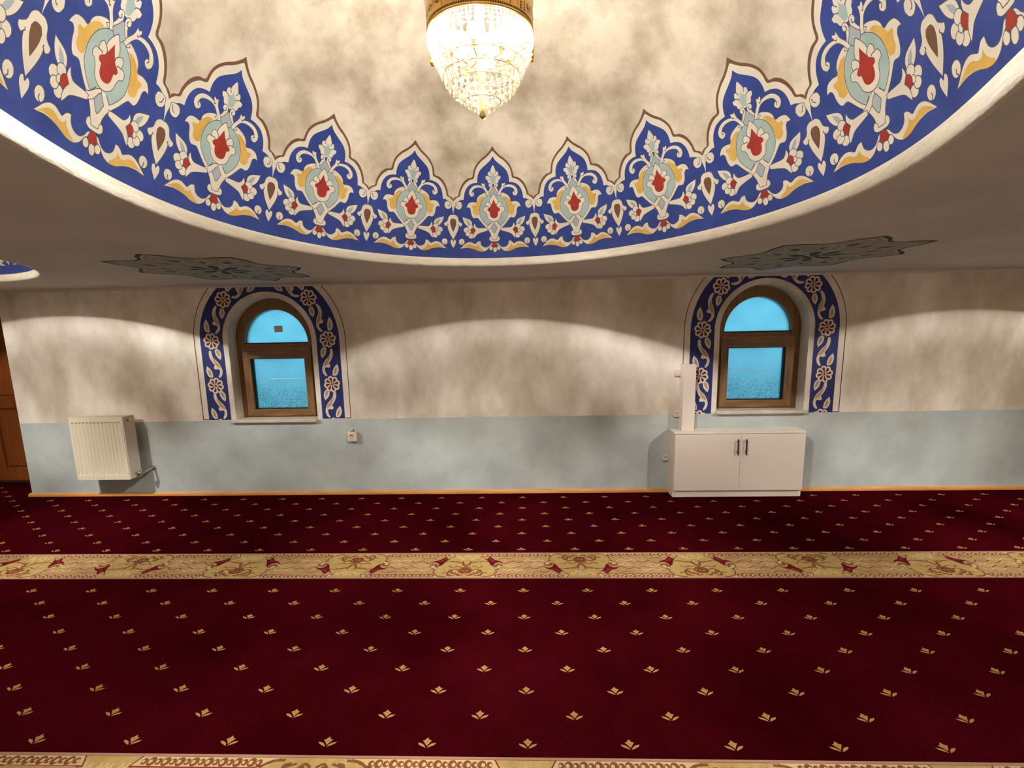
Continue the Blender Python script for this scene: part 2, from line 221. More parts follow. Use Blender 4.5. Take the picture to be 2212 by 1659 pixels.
# fine pile grain in the red carpet
_n, _l = M['carpet'].node_tree.nodes, M['carpet'].node_tree.links
_t = [x for x in _n if x.type == 'MAPPING'][0]; _g = _n.new('ShaderNodeTexNoise'); _g.inputs['Scale'].default_value = 170; _g.inputs['Detail'].default_value = 6; _g.inputs['Roughness'].default_value = 0.75
_r = _n.new('ShaderNodeMapRange'); _r.inputs['From Min'].default_value = .35; _r.inputs['From Max'].default_value = .65; _r.inputs["To Min"].default_value = .45; _r.inputs["To Max"].default_value = 1.5
_m = _n.new('ShaderNodeMixRGB'); _m.blend_type = 'MULTIPLY'; _m.inputs[0].default_value = 1
_p = _n['Principled BSDF']; _s = _p.inputs['Base Color'].links[0].from_socket
_l.new(_t.outputs[0], _g.inputs['Vector']); _l.new(_g.outputs['Fac'], _r.inputs['Value']); _l.new(_s, _m.inputs[1]); _l.new(_r.outputs[0], _m.inputs[2]); _l.new(_m.outputs[0], _p.inputs['Base Color'])
pc = {
 'g': mat('gold_pile', srgb(148,122,72), 0.95, col2=srgb(162,136,86), scale=30, bump=0.5, bscale=260, spec=0.05),
 'p': mat('tan_pile', srgb(142,112,74), 0.95, col2=srgb(158,127,88), scale=30, bump=0.5, bscale=260, spec=0.05),
 'c': mat('cream_pile', srgb(176,150,108), 0.95, bump=0.5, bscale=260, spec=0.05),
 'b': mat('brown_pile', srgb(108,66,42), 0.95, bump=0.5, bscale=260, spec=0.05),
 'r': mat('rust_pile', srgb(112,38,30), 0.95, bump=0.5, bscale=260, spec=0.05),
 'd': mat('dark_red_pile', srgb(84,12,22), 0.95, bump=0.5, bscale=260, spec=0.05),
}
M['flower'] = mat('beige_flower_pile', srgb(146,106,64), 0.95, spec=0.05)
M['flower_c'] = mat('ochre_flower_centre_pile', srgb(150,96,40), 0.95, spec=0.05)
M['white'] = mat('white_laminate', srgb(226,212,200), 0.45, var=0.015, scale=3)
M['enamel'] = mat('cream_enamel', srgb(216,206,184), 0.35, var=0.01)
M['enamel_d'] = mat('shadowed_slot', srgb(140,126,102), 0.7)
M['plastic'] = mat('ivory_plastic', srgb(214,200,182), 0.35)
M['dark'] = mat('dark_rubber', srgb(26,22,20), 0.6)
M['marble'] = mat('pale_marble', srgb(188,176,158), 0.35, col2=srgb(206,196,180), scale=12)
M['chrome'] = mat('chrome', srgb(190,186,180), 0.2, 1.0)
M['steel'] = mat('brushed_steel', srgb(120,108,104), 0.35, 1.0)
M['brass'] = mat('brass', srgb(196,152,84), 0.28, 0.9, var=0.12, scale=20)
M['brass_d'] = mat('dark_brass_relief', srgb(82,56,34), 0.5, 0.3)
M['gold'] = mat('gold', srgb(236,206,150), 0.3, 1.0)
M['amber'] = mat('gilt_amber', srgb(222,166,60), 0.35, 0.6)
def wood(name, c1, c2, sc, stretch, rough=0.5):
    return mat(name, c1, rough, col2=c2, scale=sc, stretch=stretch, lo=0.3, hi=0.7, bump=0.1, bscale=40, detail=8)
M['frame_v'] = wood('walnut_grain_upright', srgb(98,70,44), srgb(138,102,64), 14, (3,3,0.35), 0.4)
M['frame_h'] = wood('walnut_grain_rail', srgb(98,70,44), srgb(138,102,64), 14, (0.35,3,3), 0.4)
M['door'] = wood('orange_brown_wood', srgb(118,60,20), srgb(150,82,32), 7, (4,4,0.5), 0.45)
M['skirt'] = wood('honey_wood', srgb(186,124,66), srgb(214,154,92), 8, (0.5,4,4), 0.5)

def glass_pane():
    m = bpy.data.materials.new('frosted_glass'); m.use_nodes = True; n, l = m.node_tree.nodes, m.node_tree.links
    out = n['Material Output']; n.remove(n['Principled BSDF'])
    tr = n.new('ShaderNodeBsdfTranslucent'); tp = n.new('ShaderNodeBsdfTransparent'); gl = n.new('ShaderNodeBsdfGlossy')
    gl.inputs['Roughness'].default_value = 0.45
    t = n.new('ShaderNodeTexCoord'); sx = n.new('ShaderNodeSeparateXYZ'); l.new(t.outputs['Object'], sx.inputs[0])
    # condensation speckle low on the pane
    ns = n.new('ShaderNodeTexNoise'); ns.inputs['Scale'].default_value = 75; ns.inputs['Detail'].default_value = 5; l.new(t.outputs['Object'], ns.inputs['Vector'])
    mz = n.new('ShaderNodeMapRange'); mz.inputs['From Min'].default_value = 0.33; mz.inputs['From Max'].default_value = 0.06; l.new(sx.outputs['Z'], mz.inputs['Value'])
    rn = n.new('ShaderNodeMapRange'); rn.inputs['From Min'].default_value = 0.40; rn.inputs['From Max'].default_value = 0.66; l.new(ns.outputs['Fac'], rn.inputs['Value'])
    mu = n.new('ShaderNodeMath'); mu.operation = 'MULTIPLY'; l.new(mz.outputs[0], mu.inputs[0]); l.new(rn.outputs[0], mu.inputs[1])
    mx = n.new('ShaderNodeMixRGB'); mx.inputs[1].default_value = (0.80, 0.82, 0.84, 1); mx.inputs[2].default_value = (0.44, 0.50, 0.48, 1); l.new(mu.outputs[0], mx.inputs[0])
    nl = n.new('ShaderNodeTexNoise'); nl.inputs['Scale'].default_value = 3; l.new(t.outputs['Object'], nl.inputs['Vector'])
    m2 = n.new('ShaderNodeMixRGB'); m2.blend_type = 'MULTIPLY'; m2.inputs[0].default_value = 0.35
    l.new(mx.outputs[0], m2.inputs[1]); l.new(nl.outputs['Fac'], m2.inputs[2])
    l.new(m2.outputs[0], tr.inputs['Color']); l.new(m2.outputs[0], tp.inputs['Color'])
    a = n.new('ShaderNodeMixShader'); a.inputs[0].default_value = 0.45; l.new(tr.outputs[0], a.inputs[1]); l.new(tp.outputs[0], a.inputs[2])
    b = n.new('ShaderNodeMixShader'); b.inputs[0].default_value = 0.04; l.new(a.outputs[0], b.inputs[1]); l.new(gl.outputs[0], b.inputs[2])
    l.new(b.outputs[0], out.inputs[0]); return m
M['pane'] = glass_pane()
def crystal():
    m = bpy.data.materials.new('cut_crystal'); m.use_nodes = True; n, l = m.node_tree.nodes, m.node_tree.links
    out = n['Material Output']; n.remove(n['Principled BSDF'])
    tp = n.new('ShaderNodeBsdfTransparent'); tp.inputs[0].default_value = (0.97, 0.95, 0.9, 1)
    gl = n.new('ShaderNodeBsdfGlossy'); gl.inputs['Roughness'].default_value = 0.12; gl.inputs[0].default_value = (.55, 0.54, 0.52, 1)
    tr = n.new('ShaderNodeBsdfTranslucent'); tr.inputs[0].default_value = (1, 0.95, 0.84, 1)
    fr = n.new('ShaderNodeLayerWeight'); fr.inputs[0].default_value = 0.35
    a = n.new('ShaderNodeMixShader'); l.new(fr.outputs['Facing'], a.inputs[0]); l.new(tp.outputs[0], a.inputs[1]); l.new(gl.outputs[0], a.inputs[2])
    b = n.new('ShaderNodeMixShader'); b.inputs[0].default_value = 0.014; l.new(a.outputs[0], b.inputs[1]); l.new(tr.outputs[0], b.inputs[2])
    l.new(b.outputs[0], out.inputs[0]); return m
M['crystal'] = crystal()
def emis(name, col, s):
    m = bpy.data.materials.new(name); m.use_nodes = True; n = m.node_tree.nodes; n.remove(n['Principled BSDF'])
    e = n.new('ShaderNodeEmission'); e.inputs[0].default_value = col; e.inputs[1].default_value = s
    m.node_tree.links.new(e.outputs[0], n['Material Output'].inputs[0]); return m
M['bulb_up'] = emis('lit_bulb_upper', (1.0, 0.95, 0.86, 1), BULB_UP)
M['bulb_low'] = emis('lit_bulb_lower', (1.0, 0.95, 0.86, 1), BULB_LOW)

# ------------------------------------------------------------------ dome geometry (slightly out of round, as plastered)
DD = DATA['dome']; RHO, Z0 = 1.305, -0.25
def radf(a):
    h = DD['hr']; return 1 + sum(h[2*k]*cos((k+2)*a) + h[2*k+1]*sin((k+2)*a) for k in range(4))
def angf(a):
    h = DD['ha']; return a + sum(h[2*k]*cos((k+1)*a) + h[2*k+1]*sin((k+1)*a) for k in range(3))
def surf(t, b):
    a = angf(DD['ph'] - t*pi/8); r = RHO*cos(b)*radf(a)
    return Vector((r*cos(a), r*sin(a), Z0 + RHO*sin(b)))
HOLE = 1.263
def rim_pt(a, r, z): return Vector((r*radf(a)*cos(a), r*radf(a)*sin(a), z))
DOMES = [(DD['cx'], DD['cy']), (-3.80, 1.50), (3.65, 1.30)]

# ------------------------------------------------------------------ floor with carpet
XL, XR, YB = -7.5, 5.6, -0.78
YREC = 3.68        # recess beyond the wall's left end
XC = -4.42         # left end of the window wall
floor = mesh_obj('floor', [(XL,YB,0),(XR,YB,0),(XR,YREC+.05,0),(XL,YREC+.05,0)], [(0,1,2,3)], M['carpet']); tag(floor, kind='structure')
AX, BY, PER = 0.3422, 0.1008, 1.2184
st = DATA['stripe']
SW = 0.250
def stripe_paint():
    P = Paint(); half = 2*AX
    for u in (-1, 0, 1, 2):
        fl = -1 if u % 2 else 1
        T = lambda x, y, u=u, fl=fl: (x + u*half, (y if fl > 0 else -SW - y))
        R = lambda x0, x1, y0, y1, T=T: [T(x0,y0), T(x1,y0), T(x1,y1), T(x0,y1)]
        # pinker field outside the medallion, plain gold gap kept at the foot of the medallion
        for s in (1, -1):
            X = lambda pts, s=s, T=T: [T(s*x, y) for x, y in pts]
            P.fill('p', X([(0.18,-.034),(half/2,-.034),(half/2,-SW+.034),(0.10,-SW+.034),(0.13,-.17),(0.17,-.10)]))
            # border strip: runs from the medallion to the plain gap at the foot of the next one
            P.fill('c', X([(0.12,0),(half-0.10,0),(half-0.078,-.034),(0.20,-.034)]))
            k = 0; x = 0.185
            while x < half-.105:
                rr = 0.0145 if k % 2 else 0.0105
                P.fill('b', X([(x+rr*cos(a), -.0175+rr*sin(a)) for a in [i*pi/5 for i in range(10)]]))
                P.fill('c', X([(x+.004+rr*.45*cos(a), -.0175+rr*.45*sin(a)) for a in [i*pi/4 for i in range(8)]]))
                x += 0.024; k += 1
            P.stroke('r', X([(0.20,-.034),(half-.078,-.034),(half-.10,0)]), .0045)
            # medallion edge and tendrils
            P.stroke('r', X(smooth_pts([(0.20,-.034),(0.16,-.022),(0.12,-.006)], False, 4, 200)), .005)
            P.stroke('b', X(smooth_pts([(0.185,-.05),(0.17,-.10),(0.14,-.16),(0.10,-.20),(0.085,-.216)], False, 4, 200)), .004)
            for key, w in (('t1',.006),('t2',.006),('t3',.010),('t4',.010),('t5',.012)):
                P.stroke('b', X(smooth_pts([(a, b) for a, b in st[key]], False, 4, 200)), w)
            P.stroke('b', X(smooth_pts([(0.20,-.16),(0.23,-.14),(0.27,-.165),(0.31,-.15),(0.342,-.165)], False, 4, 200)), .006)
            P.stroke('b', X(smooth_pts([(0.19,-.185),(0.22,-.20),(0.26,-.19),(0.29,-.205)], False, 4, 200)), .005)
            P.stroke('c', X(smooth_pts([(0.22,-.085),(0.25,-.07),(0.28,-.085),(0.31,-.07),(0.342,-.08)], False, 4, 200)), .008)
            P.stroke('c', X(smooth_pts([(0.24,-.115),(0.28,-.105),(0.32,-.12)], False, 4, 200)), .006)
            P.stroke('c', X(smooth_pts([(0.0,-.20),(0.03,-.185),(0.05,-.205),(0.065,-.195)], False, 4, 200)), .008)
            P.stroke('b', X(smooth_pts(st['stem'], False, 4, 200)), .008)
            cx0 = sum(q[0] for q in st['cal'])/8; cy0 = sum(q[1] for q in st['cal'])/8
            P.fill('b', X([(cx0+(a-cx0)*.8, cy0+(b-cy0)*.75) for a, b in smooth_pts(st['cal'])]))
            P.fill('c', X([(cx0+.006+(a-cx0)*.42, cy0+(b-cy0)*.35) for a, b in st['cal']])); P.fill('c', X([(cx0-.012+.008*cos(t), cy0+.014+.01*sin(t)) for t in [i*pi/3 for i in range(6)]]))
            P.fill('d', X(smooth_pts(st['tulip'], n=2))); P.fill('r', X(st['tulip_in']))
        P.stroke('r', [T(x, y) for x, y in smooth_pts([(-.03,-.06),(0,-.045),(.03,-.06),(0,-.085),(-.03,-.06)], False, 4, 200)], .009)
        for s in (1, -1):
            X = lambda pts, s=s, T=T: [T(s*x, y) for x, y in pts]
            for L_, w_ in (([(.01,-.09),(.04,-.075),(.07,-.085),(.09,-.06),(.07,-.04),(.05,-.05)], .009), ([(.02,-.10),(.05,-.11),(.08,-.10),(.10,-.115)], .007), ([(.06,-.02),(.09,-.03),(.11,-.05),(.13,-.045)], .007), ([(.0,-.12),(.02,-.14),(.05,-.15),(.09,-.165),(.13,-.16)], .006), ([(.01,-.03),(.03,-.02),(.045,-.03)], .008)):
                P.stroke('b', X(smooth_pts(L_, False, 4, 200)), w_)
            for L_ in ([(.02,-.215),(.035,-.20),(.05,-.215)], [(.05,-.225),(.065,-.21),(.075,-.225)], [(.0,-.225),(.01,-.21),(.02,-.225)], [(.22,-.13),(.235,-.12),(.25,-.13)], [(.26,-.135),(.275,-.125),(.29,-.135)]):
                P.stroke('c', X(smooth_pts(L_, False, 3, 200)), .007)
    q = half/2
    return P.build([(-q,-SW),(half+q,-SW),(half+q,0),(-q,0)], 'g')
vo, tris, col = stripe_paint()
sme = None
for row, (ytop, xoff) in enumerate(((2.345, 0.329), (2.345-PER, 0.329+0.345), (2.345-2*PER, 0.329))):
    n0 = int((XL+0.6-xoff)/(4*AX)) - 0; n1 = int((XR-1.4-xoff)/(4*AX))
    for k in range(n0, n1+1):
        if sme is None:
            o = painted('carpet_border', vo, tris, col, pc, lambda v: (v.x, v.y, 0.0015), floor); sme = o
        else:
            o = sme.copy(); COL.objects.link(o); o.parent = floor
        o.location = (xoff + k*4*AX, ytop, 0)
        o['kind'] = 'structure'
# cream and dark edging lines of each border, thin woven cords
eb = bmesh.new()
for ytop in (2.345, 2.345-PER, 2.345-2*PER):
    for y0, y1 in ((ytop-.002, ytop+.006), (ytop-SW-.006, ytop-SW+.002)): box(eb, XL, XR, y0, y1, 0, .003)
bm_obj('carpet_edging', eb, mat('mauve_edge_pile', srgb(142,104,88), 0.95), floor)['kind'] = 'structure'
# small tulips woven over the red pile
FH = [[-0.0006,0.0166],[0.0036,0.0119],[0.0072,0.0083],[0.0151,0.0071],[0.0108,0.0019],[0.0055,-0.004],[0.0001,-0.0102],[-0.005,-0.0036],[-0.0102,0.0014],[-0.016,0.006],[-0.0086,0.0082],[-0.0044,0.0124]]
FR = [[0.0024,-0.0157],[0.0064,-0.0086],[0.0154,-0.0024],[0.0307,0.0003],[0.0258,-0.0064],[0.0152,-0.011]]
FL = [[-x, y] for x, y in reversed(FR)]
vs, fs, ix = [], [], []
def add_flower(x, y):
    for poly, k in ((FH, 0), (FR, 0), (FL, 0), ([[.0035*cos(a), .003+.0035*sin(a)] for a in [i*pi/3 for i in range(6)]], 1)):
        i0 = len(vs); z = .0018 + .0004*k
        vs.extend([(x+p[0]*1.03, y+p[1]*1.08, z) for p in poly]); fs.append(list(range(i0, i0+len(poly)))); ix.append(k)
for blk, (y0, x0, sk, n) in enumerate(((2.3962+8*BY, -.0256+8*.0011, -.0011, 9), (1.984, -.0135, .0015, 9), (1.984-PER, -.0135+.02, .0015, 9), (1.984-2*PER, 0, 0, 9), (1.984-3*PER, 0, 0, 8))):
    for j in range(-4 if blk == 0 else 0, n):
        y = y0 - j*BY
        if y > YREC-.03: continue
        for i in range(-24, 18):
            x = x0 + j*sk + (i + (0.5 if j % 2 else 0))*AX
            if XL+.05 < x < XR-.05 and not (y > YW-.04 and x > XC): add_flower(x, y)
o = mesh_obj('carpet_flowers', vs, fs, [M['flower'], M['flower_c']], floor, ix); o['kind'] = 'stuff'

# ------------------------------------------------------------------ window wall with arched openings
WIN = [(-2.122, 0.0), (1.966, 0.022)]
ZSP, HO, RIN, ROUT, ZSILL = 1.352, 0.357, 0.400, 0.594, 0.678
def arch(xc, dz, hw, zb, zs=ZSP, n=28):
    zs = zs + dz
    return [(xc-hw, zb), (xc+hw, zb)] + [(xc+hw*cos(a), zs+hw*sin(a)) for a in [pi*i/n for i in range(n+1)]]
DADO = 0.672
Pw = Paint()
Pw.fill('dado', [(XC,0),(XR,0),(XR,DADO+.008),(XC,DADO-.006)])
for xc, dz in WIN: Pw.fill('hole', arch(xc, dz, HO, ZSILL+dz-.014))
vo, tris, col = Pw.build([(XC,0),(XR,0),(XR,H+.02),(XC,H+.02)], 'wall', grid=0.3)
k = [i for i, c in enumerate(col) if c != 'hole']
wall = painted('wall_back', vo, [tris[i] for i in k], [col[i] for i in k], {'dado': M['dado'], 'wall': M['plaster_wall']}, lambda v: (v.x, YW, v.y)); tag(wall, kind='structure')
# left end of the wall turns into the recess
mesh_obj('wall_end', [(XC,YW,0),(XC,YREC+.05,0),(XC,YREC+.05,H+.02),(XC,YW,H+.02)], [(0,1,2,3)], M['plaster_wall'], wall)
YF = 3.40
for xc, dz in WIN:     # splayed reveals
    A = arch(xc, dz, HO, ZSILL+dz-.014); B_ = arch(xc, dz, HO-.008, ZSILL+dz-.014); n = len(A)
    v = [(x, YW, z) for x, z in A] + [(x, YF+.06, z) for x, z in B_]
    mesh_obj('window_reveal', v, [(i, (i+1) % n, n+(i+1) % n, n+i) for i in range(n)], M['plaster_wall'], wall)
# painted arch borders
def band_map(xc, dz, side):
    zs = ZSP + dz; rc = (RIN+ROUT)/2
    def f(s, d):
        if s < 0: return (xc + side*(RIN+d), zs+s)
        a = s/rc; return (xc + side*(RIN+d)*cos(a), zs + (RIN+d)*sin(a))
    return f
def arch_border(xc, dz):
    P = Paint(); zb = DADO + .004
    P.stroke('M', [(xc+.645*c_, z_) for c_, z_ in [(-1, zb)]] + [(xc+.645*cos(a), ZSP+dz+.645*sin(a)) for a in [pi-pi*i/48 for i in range(49)]] + [(xc+.645, zb)], .006)
    P.stroke('M', [(xc-.648, zb+.003), (xc-RIN, zb+.003)], .006); P.stroke('M', [(xc+.648, zb+.003), (xc+RIN, zb+.003)], .006)
    P.fill('N', arch(xc, dz, ROUT, zb, n=48))
    P.fill('X', arch(xc, dz, RIN, zb-.01, n=40))
    step = 0.378; dmid = 0.0956
    for side in (-1, 1):
        f = band_map(xc, dz, side)
        for kk in range(-2, 3):
            s0 = kk*step - .001 if kk > -2 else -.737
            c = dmid + (.008 if kk < 0 else 0)
            if kk <= 1:
                for colr, _, stk, pts in DATA['band']:
                    pp = smooth_pts([(p[0]+s0, p[1]+0.1036-(0 if kk < 0 else .006)) for p in pts])
                    q = [f(*p) for p in pp]
                    P.fill({'I':'J'}.get(colr, colr), q)
            if kk <= 1:
                # swirling eight-petalled rosette
                for i in range(8):
                    a = i*pi/4 + .2
                    P.fill('J', [f(s0+.047*sin(a)+.0245*sin(b), c+.047*cos(a)+.0245*cos(b)) for b in [j*pi/5 for j in range(10)]])
                    P.stroke('L', [f(s0+.047*sin(a)+.0245*sin(b), c+.047*cos(a)+.0245*cos(b)) for b in [a-1.3+j*2.6/5 for j in range(6)]], .0022)
                P.fill('J', [f(s0+.05*sin(b), c+.05*cos(b)) for b in [j*pi/8 for j in range(16)]])
                for i in range(8):
                    a = i*pi/4 + .2
                    prof = [(.009,-.05),(.024,-.30),(.040,-.34),(.053,-.24),(.057,-.02),(.051,.17),(.036,.16),(.020,.12)]
                    P.fill('M', [f(s0+r*sin(a+w+(r-.01)*3*0.6), c+r*cos(a+w+(r-.01)*3*0.6)) for r, w in prof])
                P.fill('N', [f(s0+.010*sin(b), c+.010*cos(b)) for b in [j*pi/3 for j in range(6)]])
    # the scroll that runs on above the uppermost rosettes, cut off by the ceiling
    dom = [(xc-.66, zb), (xc+.66, zb), (xc+.66, H+.01), (xc-.66, H+.01)]
    vo, tris, col = P.build(dom, 'X')
    def inside(p, r): 
        x = p.x-xc; z = p.y-(ZSP+dz); return (abs(x) <= r if z < 0 else hypot(x, z) <= r)
    kk = []
    for i, (t, c) in enumerate(zip(tris, col)):
        if c == 'X': continue
        m_ = sum((vo[j] for j in t), Vector((0,0)))/3
        if c != 'M' and (not inside(m_, ROUT+.0002) or inside(m_, RIN-.0002)): continue
        kk.append(i)
    o = painted('painted_arch_border', vo, [tris[i] for i in kk], [col[i] for i in kk], pal, lambda v: (v.x, YW-.0012, v.y), wall)
for xc, dz in WIN: arch_border(xc, dz)

# ------------------------------------------------------------------ ceiling with three round openings
def hole_poly(c, n=96): return [(c[0]+HOLE*radf(a)*cos(a), c[1]+HOLE*radf(a)*sin(a)) for a in [2*pi*i/n for i in range(n)]]
Pc = Paint()
for c in DOMES: Pc.fill('hole', hole_poly(c))
vo, tris, col = Pc.build([(XL,YB),(XR,YB),(XR,YREC+.05),(XL,YREC+.05)], 'c', grid=0.5)
k = [i for i, c in enumerate(col) if c == 'c']
ceil = painted('ceiling', vo, [tris[i] for i in k], ['c']*len(k), {'c': M['ceiling']}, lambda v: (v.x, v.y, H), flip=True); tag(ceil, kind='structure')
# soft plaster cove where wall and ceiling meet
cv = [(0.0, 0.020), (0.003, 0.010), (0.008, 0.004), (0.014, 0.001), (0.022, 0.0)]
mesh_obj('plaster_cove', [(x, YW-d, H-e) for x in (XC, XR) for d, e in cv], [(i, i+1, 6+i, 5+i) for i in range(4)], M['ceiling'], ceil, smooth=True)

# --- dome paint: one tile cut exactly, laid sixteen times round
TU, BV = 0.465, 1.305
def m2(p): return (p[0]*TU, p[1]*BV)
def dome_tile():
    P = Paint(); B0, B1 = 0.2235, 0.745
    outer, inner, blue = DATA['outline']
    def closed(half, base):
        h = smooth_pts([tuple(p) for p in half], False, 3)
        h = [(max(0, x), y) for x, y in h]; h[0] = (0, h[0][1]); h = [p for p in h if p[0] <= .5]
        h.append((.5, half[-1][1])); 
        return [m2((x, y)) for x, y in h] + [m2((.5, base)), m2((-.5, base))] + [m2((-x, y)) for x, y in reversed(h)][0:-1]
    P.fill('W', closed(outer, B0)); P.fill('I', closed(inner, B0)); P.fill('B', closed(blue, B0))
    def put(c, sym, w, pts, off):
        lw = 0.0021 if w else 0
        if sym[0] == 'l':
            h = smooth_pts([tuple(p) for p in pts], False, 3)
            for s in ((1, -1) if sym[1] == 'p' else (1,)): P.stroke(c, [m2((s*x+off, y)) for x, y in h], .003)
            return
        if sym == 'm':
            q = [tuple(p) for p in pts]; q[0] = (0, q[0][1]); q[-1] = (0, q[-1][1])
            full = q + [(-x, y) for x, y in reversed(q[1:-1])]; L = [full]
        elif sym == 'p': L = [[tuple(p) for p in pts], [(-p[0], p[1]) for p in pts]]
        else: L = [[tuple(p) for p in pts]]
        for f in L:
            h = [m2((x+off, y)) for x, y in smooth_pts(f, True, 3)]
            P.fill(c, h)
            if w: P.stroke('L', h, lw, True)
    for e in DATA['tile']: put(*e, 0)
    for off in (-.5, .5):
        for e in DATA['drop']: put(*e, off)
    return P.build([m2((-.5, B0)), m2((.5, B0)), m2((.5, B1)), m2((-.5, B1))], 'D', grid=0.03)
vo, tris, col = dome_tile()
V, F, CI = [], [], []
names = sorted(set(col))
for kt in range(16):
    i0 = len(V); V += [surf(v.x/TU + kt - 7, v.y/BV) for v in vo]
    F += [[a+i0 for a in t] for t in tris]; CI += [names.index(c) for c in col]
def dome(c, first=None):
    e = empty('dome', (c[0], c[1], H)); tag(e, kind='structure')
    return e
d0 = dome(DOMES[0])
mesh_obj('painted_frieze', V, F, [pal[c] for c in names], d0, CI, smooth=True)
NV, NB = 128, 18; vv, ff = [], []
for j in range(NB+1):
    b = .744 + (pi/2-.744)*j/NB
    for i in range(NV): vv.append(surf(i/NV*16, b))
for j in range(NB):
    for i in range(NV): ff.append((j*NV+i, j*NV+(i+1) % NV, (j+1)*NV+(i+1) % NV, (j+1)*NV+i))
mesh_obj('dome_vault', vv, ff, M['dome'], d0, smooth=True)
lp = [(1.266,0),(1.257,-.002),(1.250,0.002),(1.244,.010),(1.240,.022),(1.238,.034),(1.238,.042),(1.242,.048),(1.255,.051),(1.29,.052)]
vv, ff = [], []; n = 160
for r, z in lp:
    for i in range(n): vv.append(rim_pt(2*pi*i/n, r, z))
for j in range(len(lp)-1):
    for i in range(n): ff.append((j*n+i, j*n+(i+1) % n, (j+1)*n+(i+1) % n, (j+1)*n+i))
mesh_obj('dome_rim', vv, ff, M['lip'], d0, smooth=True)
for c in DOMES[1:]:
    e = copy_tree(d0); e.location = (c[0], c[1], H)

# --- eight-pointed star medallions painted on the ceiling
def medallion():
    P = Paint()
    def star(r1, r0, rot=-2): 
        q = []
        for i in range(8):
            a = radians(45*i+rot); q += [(r1*cos(a), r1*sin(a))]
            for da, rr in ((9, r1*.90), (16, r0*1.0), (22.5, r0*.97), (29, r0*1.0), (36, r1*.90)): q.append((rr*cos(a+radians(da)), rr*sin(a+radians(da))))
        return q
    P.fill('K', star(.535, .430)); P.fill('h', star(.508, .415)); P.fill('g', star(.492, .400))
    for i in range(8):
        a = radians(45*i+20.5); b = radians(45*i-2)
        R = lambda r, w, a=a: (r*cos(a+w), r*sin(a+w))
        R2 = lambda r, w, b=b: (r*cos(b+w), r*sin(b+w))
        P.stroke('h', smooth_pts([R2(.05,0),R2(.17,.10),R2(.27,.02),R2(.36,.22)], False), .014)
        P.stroke('h', smooth_pts([R2(.05,0),R2(.17,-.10),R2(.27,-.02),R2(.36,-.22)], False), .014)
        P.stroke('h', smooth_pts([R(.22,0),R(.30,.16),R(.37,.05),R(.33,-.04)], False), .012)
        P.stroke('h', smooth_pts([R2(.36,.1),R2(.43,.06),R2(.46,0),R2(.43,-.06),R2(.36,-.1)], False), .010)
        P.fill('K', smooth_pts([R(.045,0),R(.085,.26),R(.135,.20),R(.175,0),R(.135,-.20),R(.085,-.26)]))
        P.fill('M', smooth_pts([R2(.285,0),R2(.325,.07),R2(.375,0),R2(.325,-.07)]))
        P.fill('M', smooth_pts([R(.25,0),R(.28,.05),R(.32,0),R(.28,-.05)]))
        P.stroke('K', [R(.06,0),R(.16,0)], .006); 
    P.fill('K', [(.045*cos(a), .045*sin(a)) for a in [i*pi/6 for i in range(12)]])
    P.fill('h', [(.018*cos(a), .018*sin(a)) for a in [i*pi/4 for i in range(8)]])
    return P.build([(-.6,-.6),(.6,-.6),(.6,.6),(-.6,.6)], 'X')
vo, tris, col = medallion(); kk = [i for i, c in enumerate(col) if c != 'X']
md = painted('painted_medallion', vo, [tris[i] for i in kk], [col[i] for i in kk], pal, lambda v: (v.x, v.y, 0), ceil, flip=True)
md.location = (-1.905, 2.545, H-.0012)
m2_ = md.copy(); COL.objects.link(m2_); m2_.parent = ceil; m2_.location = (1.762, 2.548, H-.0012)

# ------------------------------------------------------------------ rest of the room shell
def quad(name, v, m): return tag(mesh_obj(name, v, [(0,1,2,3)], m), kind='structure')
quad('wall_right', [(XR,YB,0),(XR,YREC,0),(XR,YREC,H+.02),(XR,YB,H+.02)], M['plaster_wall'])
quad('wall_left', [(XL,YB,0),(XL,YREC,0),(XL,YREC,H+.02),(XL,YB,H+.02)], M['plaster_wall'])
quad('wall_front', [(XL,YB,0),(XR,YB,0),(XR,YB,H+.02),(XL,YB,H+.02)], M['plaster_wall'])
# wooden panelled partition in the recess: stiles, rails and panels
dr = empty('wall_partition', (0, 0, 0)); tag(dr, kind='structure')
x1 = XC+.0; pw = 0.62
boxes('threshold', [(XL, x1, YREC-.03, YREC+.02, 0, .016)], mat('dark_metal_strip', srgb(70,56,46), 0.4, 0.6), dr, bevel=.003)
boxes('backing', [(XL, x1, YREC+.015, YREC+.04, .016, H)], M['door'], dr)
rails = [(.016,.13),(.74,.84),(1.62,H)]
for z0, z1 in rails: boxes('rail', [(XL, x1, YREC-.006, YREC+.014, z0, z1)], M['door'], dr, bevel=.003)
x = x1-.09
while x > XL:
    for (a, b) in ((.13,.74),(.84,1.62)):
        boxes('stile', [(x, x+.09, YREC-.006, YREC+.014, a, b)], M['door'], dr, bevel=.003)
        boxes('panel', [(x-pw+.03, x-.03, YREC+.0, YREC+.016, a+.03, b-.03)], M['door'], dr, bevel=.006)
    x -= pw+.09
# skirting
def skirting(name, xa, xb):
    prof = [(0,0),(.020,0),(.020,.012),(.017,.022),(.010,.028),(0,.030)]
    v = [(x, YW-d, z) for x in (xa, xb) for d, z in prof]; n = len(prof)
    o = mesh_obj(name, v, [(i, (i+1) % n, n+(i+1) % n, n+i) for i in range(n)] + [tuple(range(n)), tuple(range(2*n-1, n-1, -1))], M['skirt']); tag(o, kind='structure')
skirting('baseboard_back', XC-.015, 1.222); skirting('baseboard_back', 2.272, XR-.005)

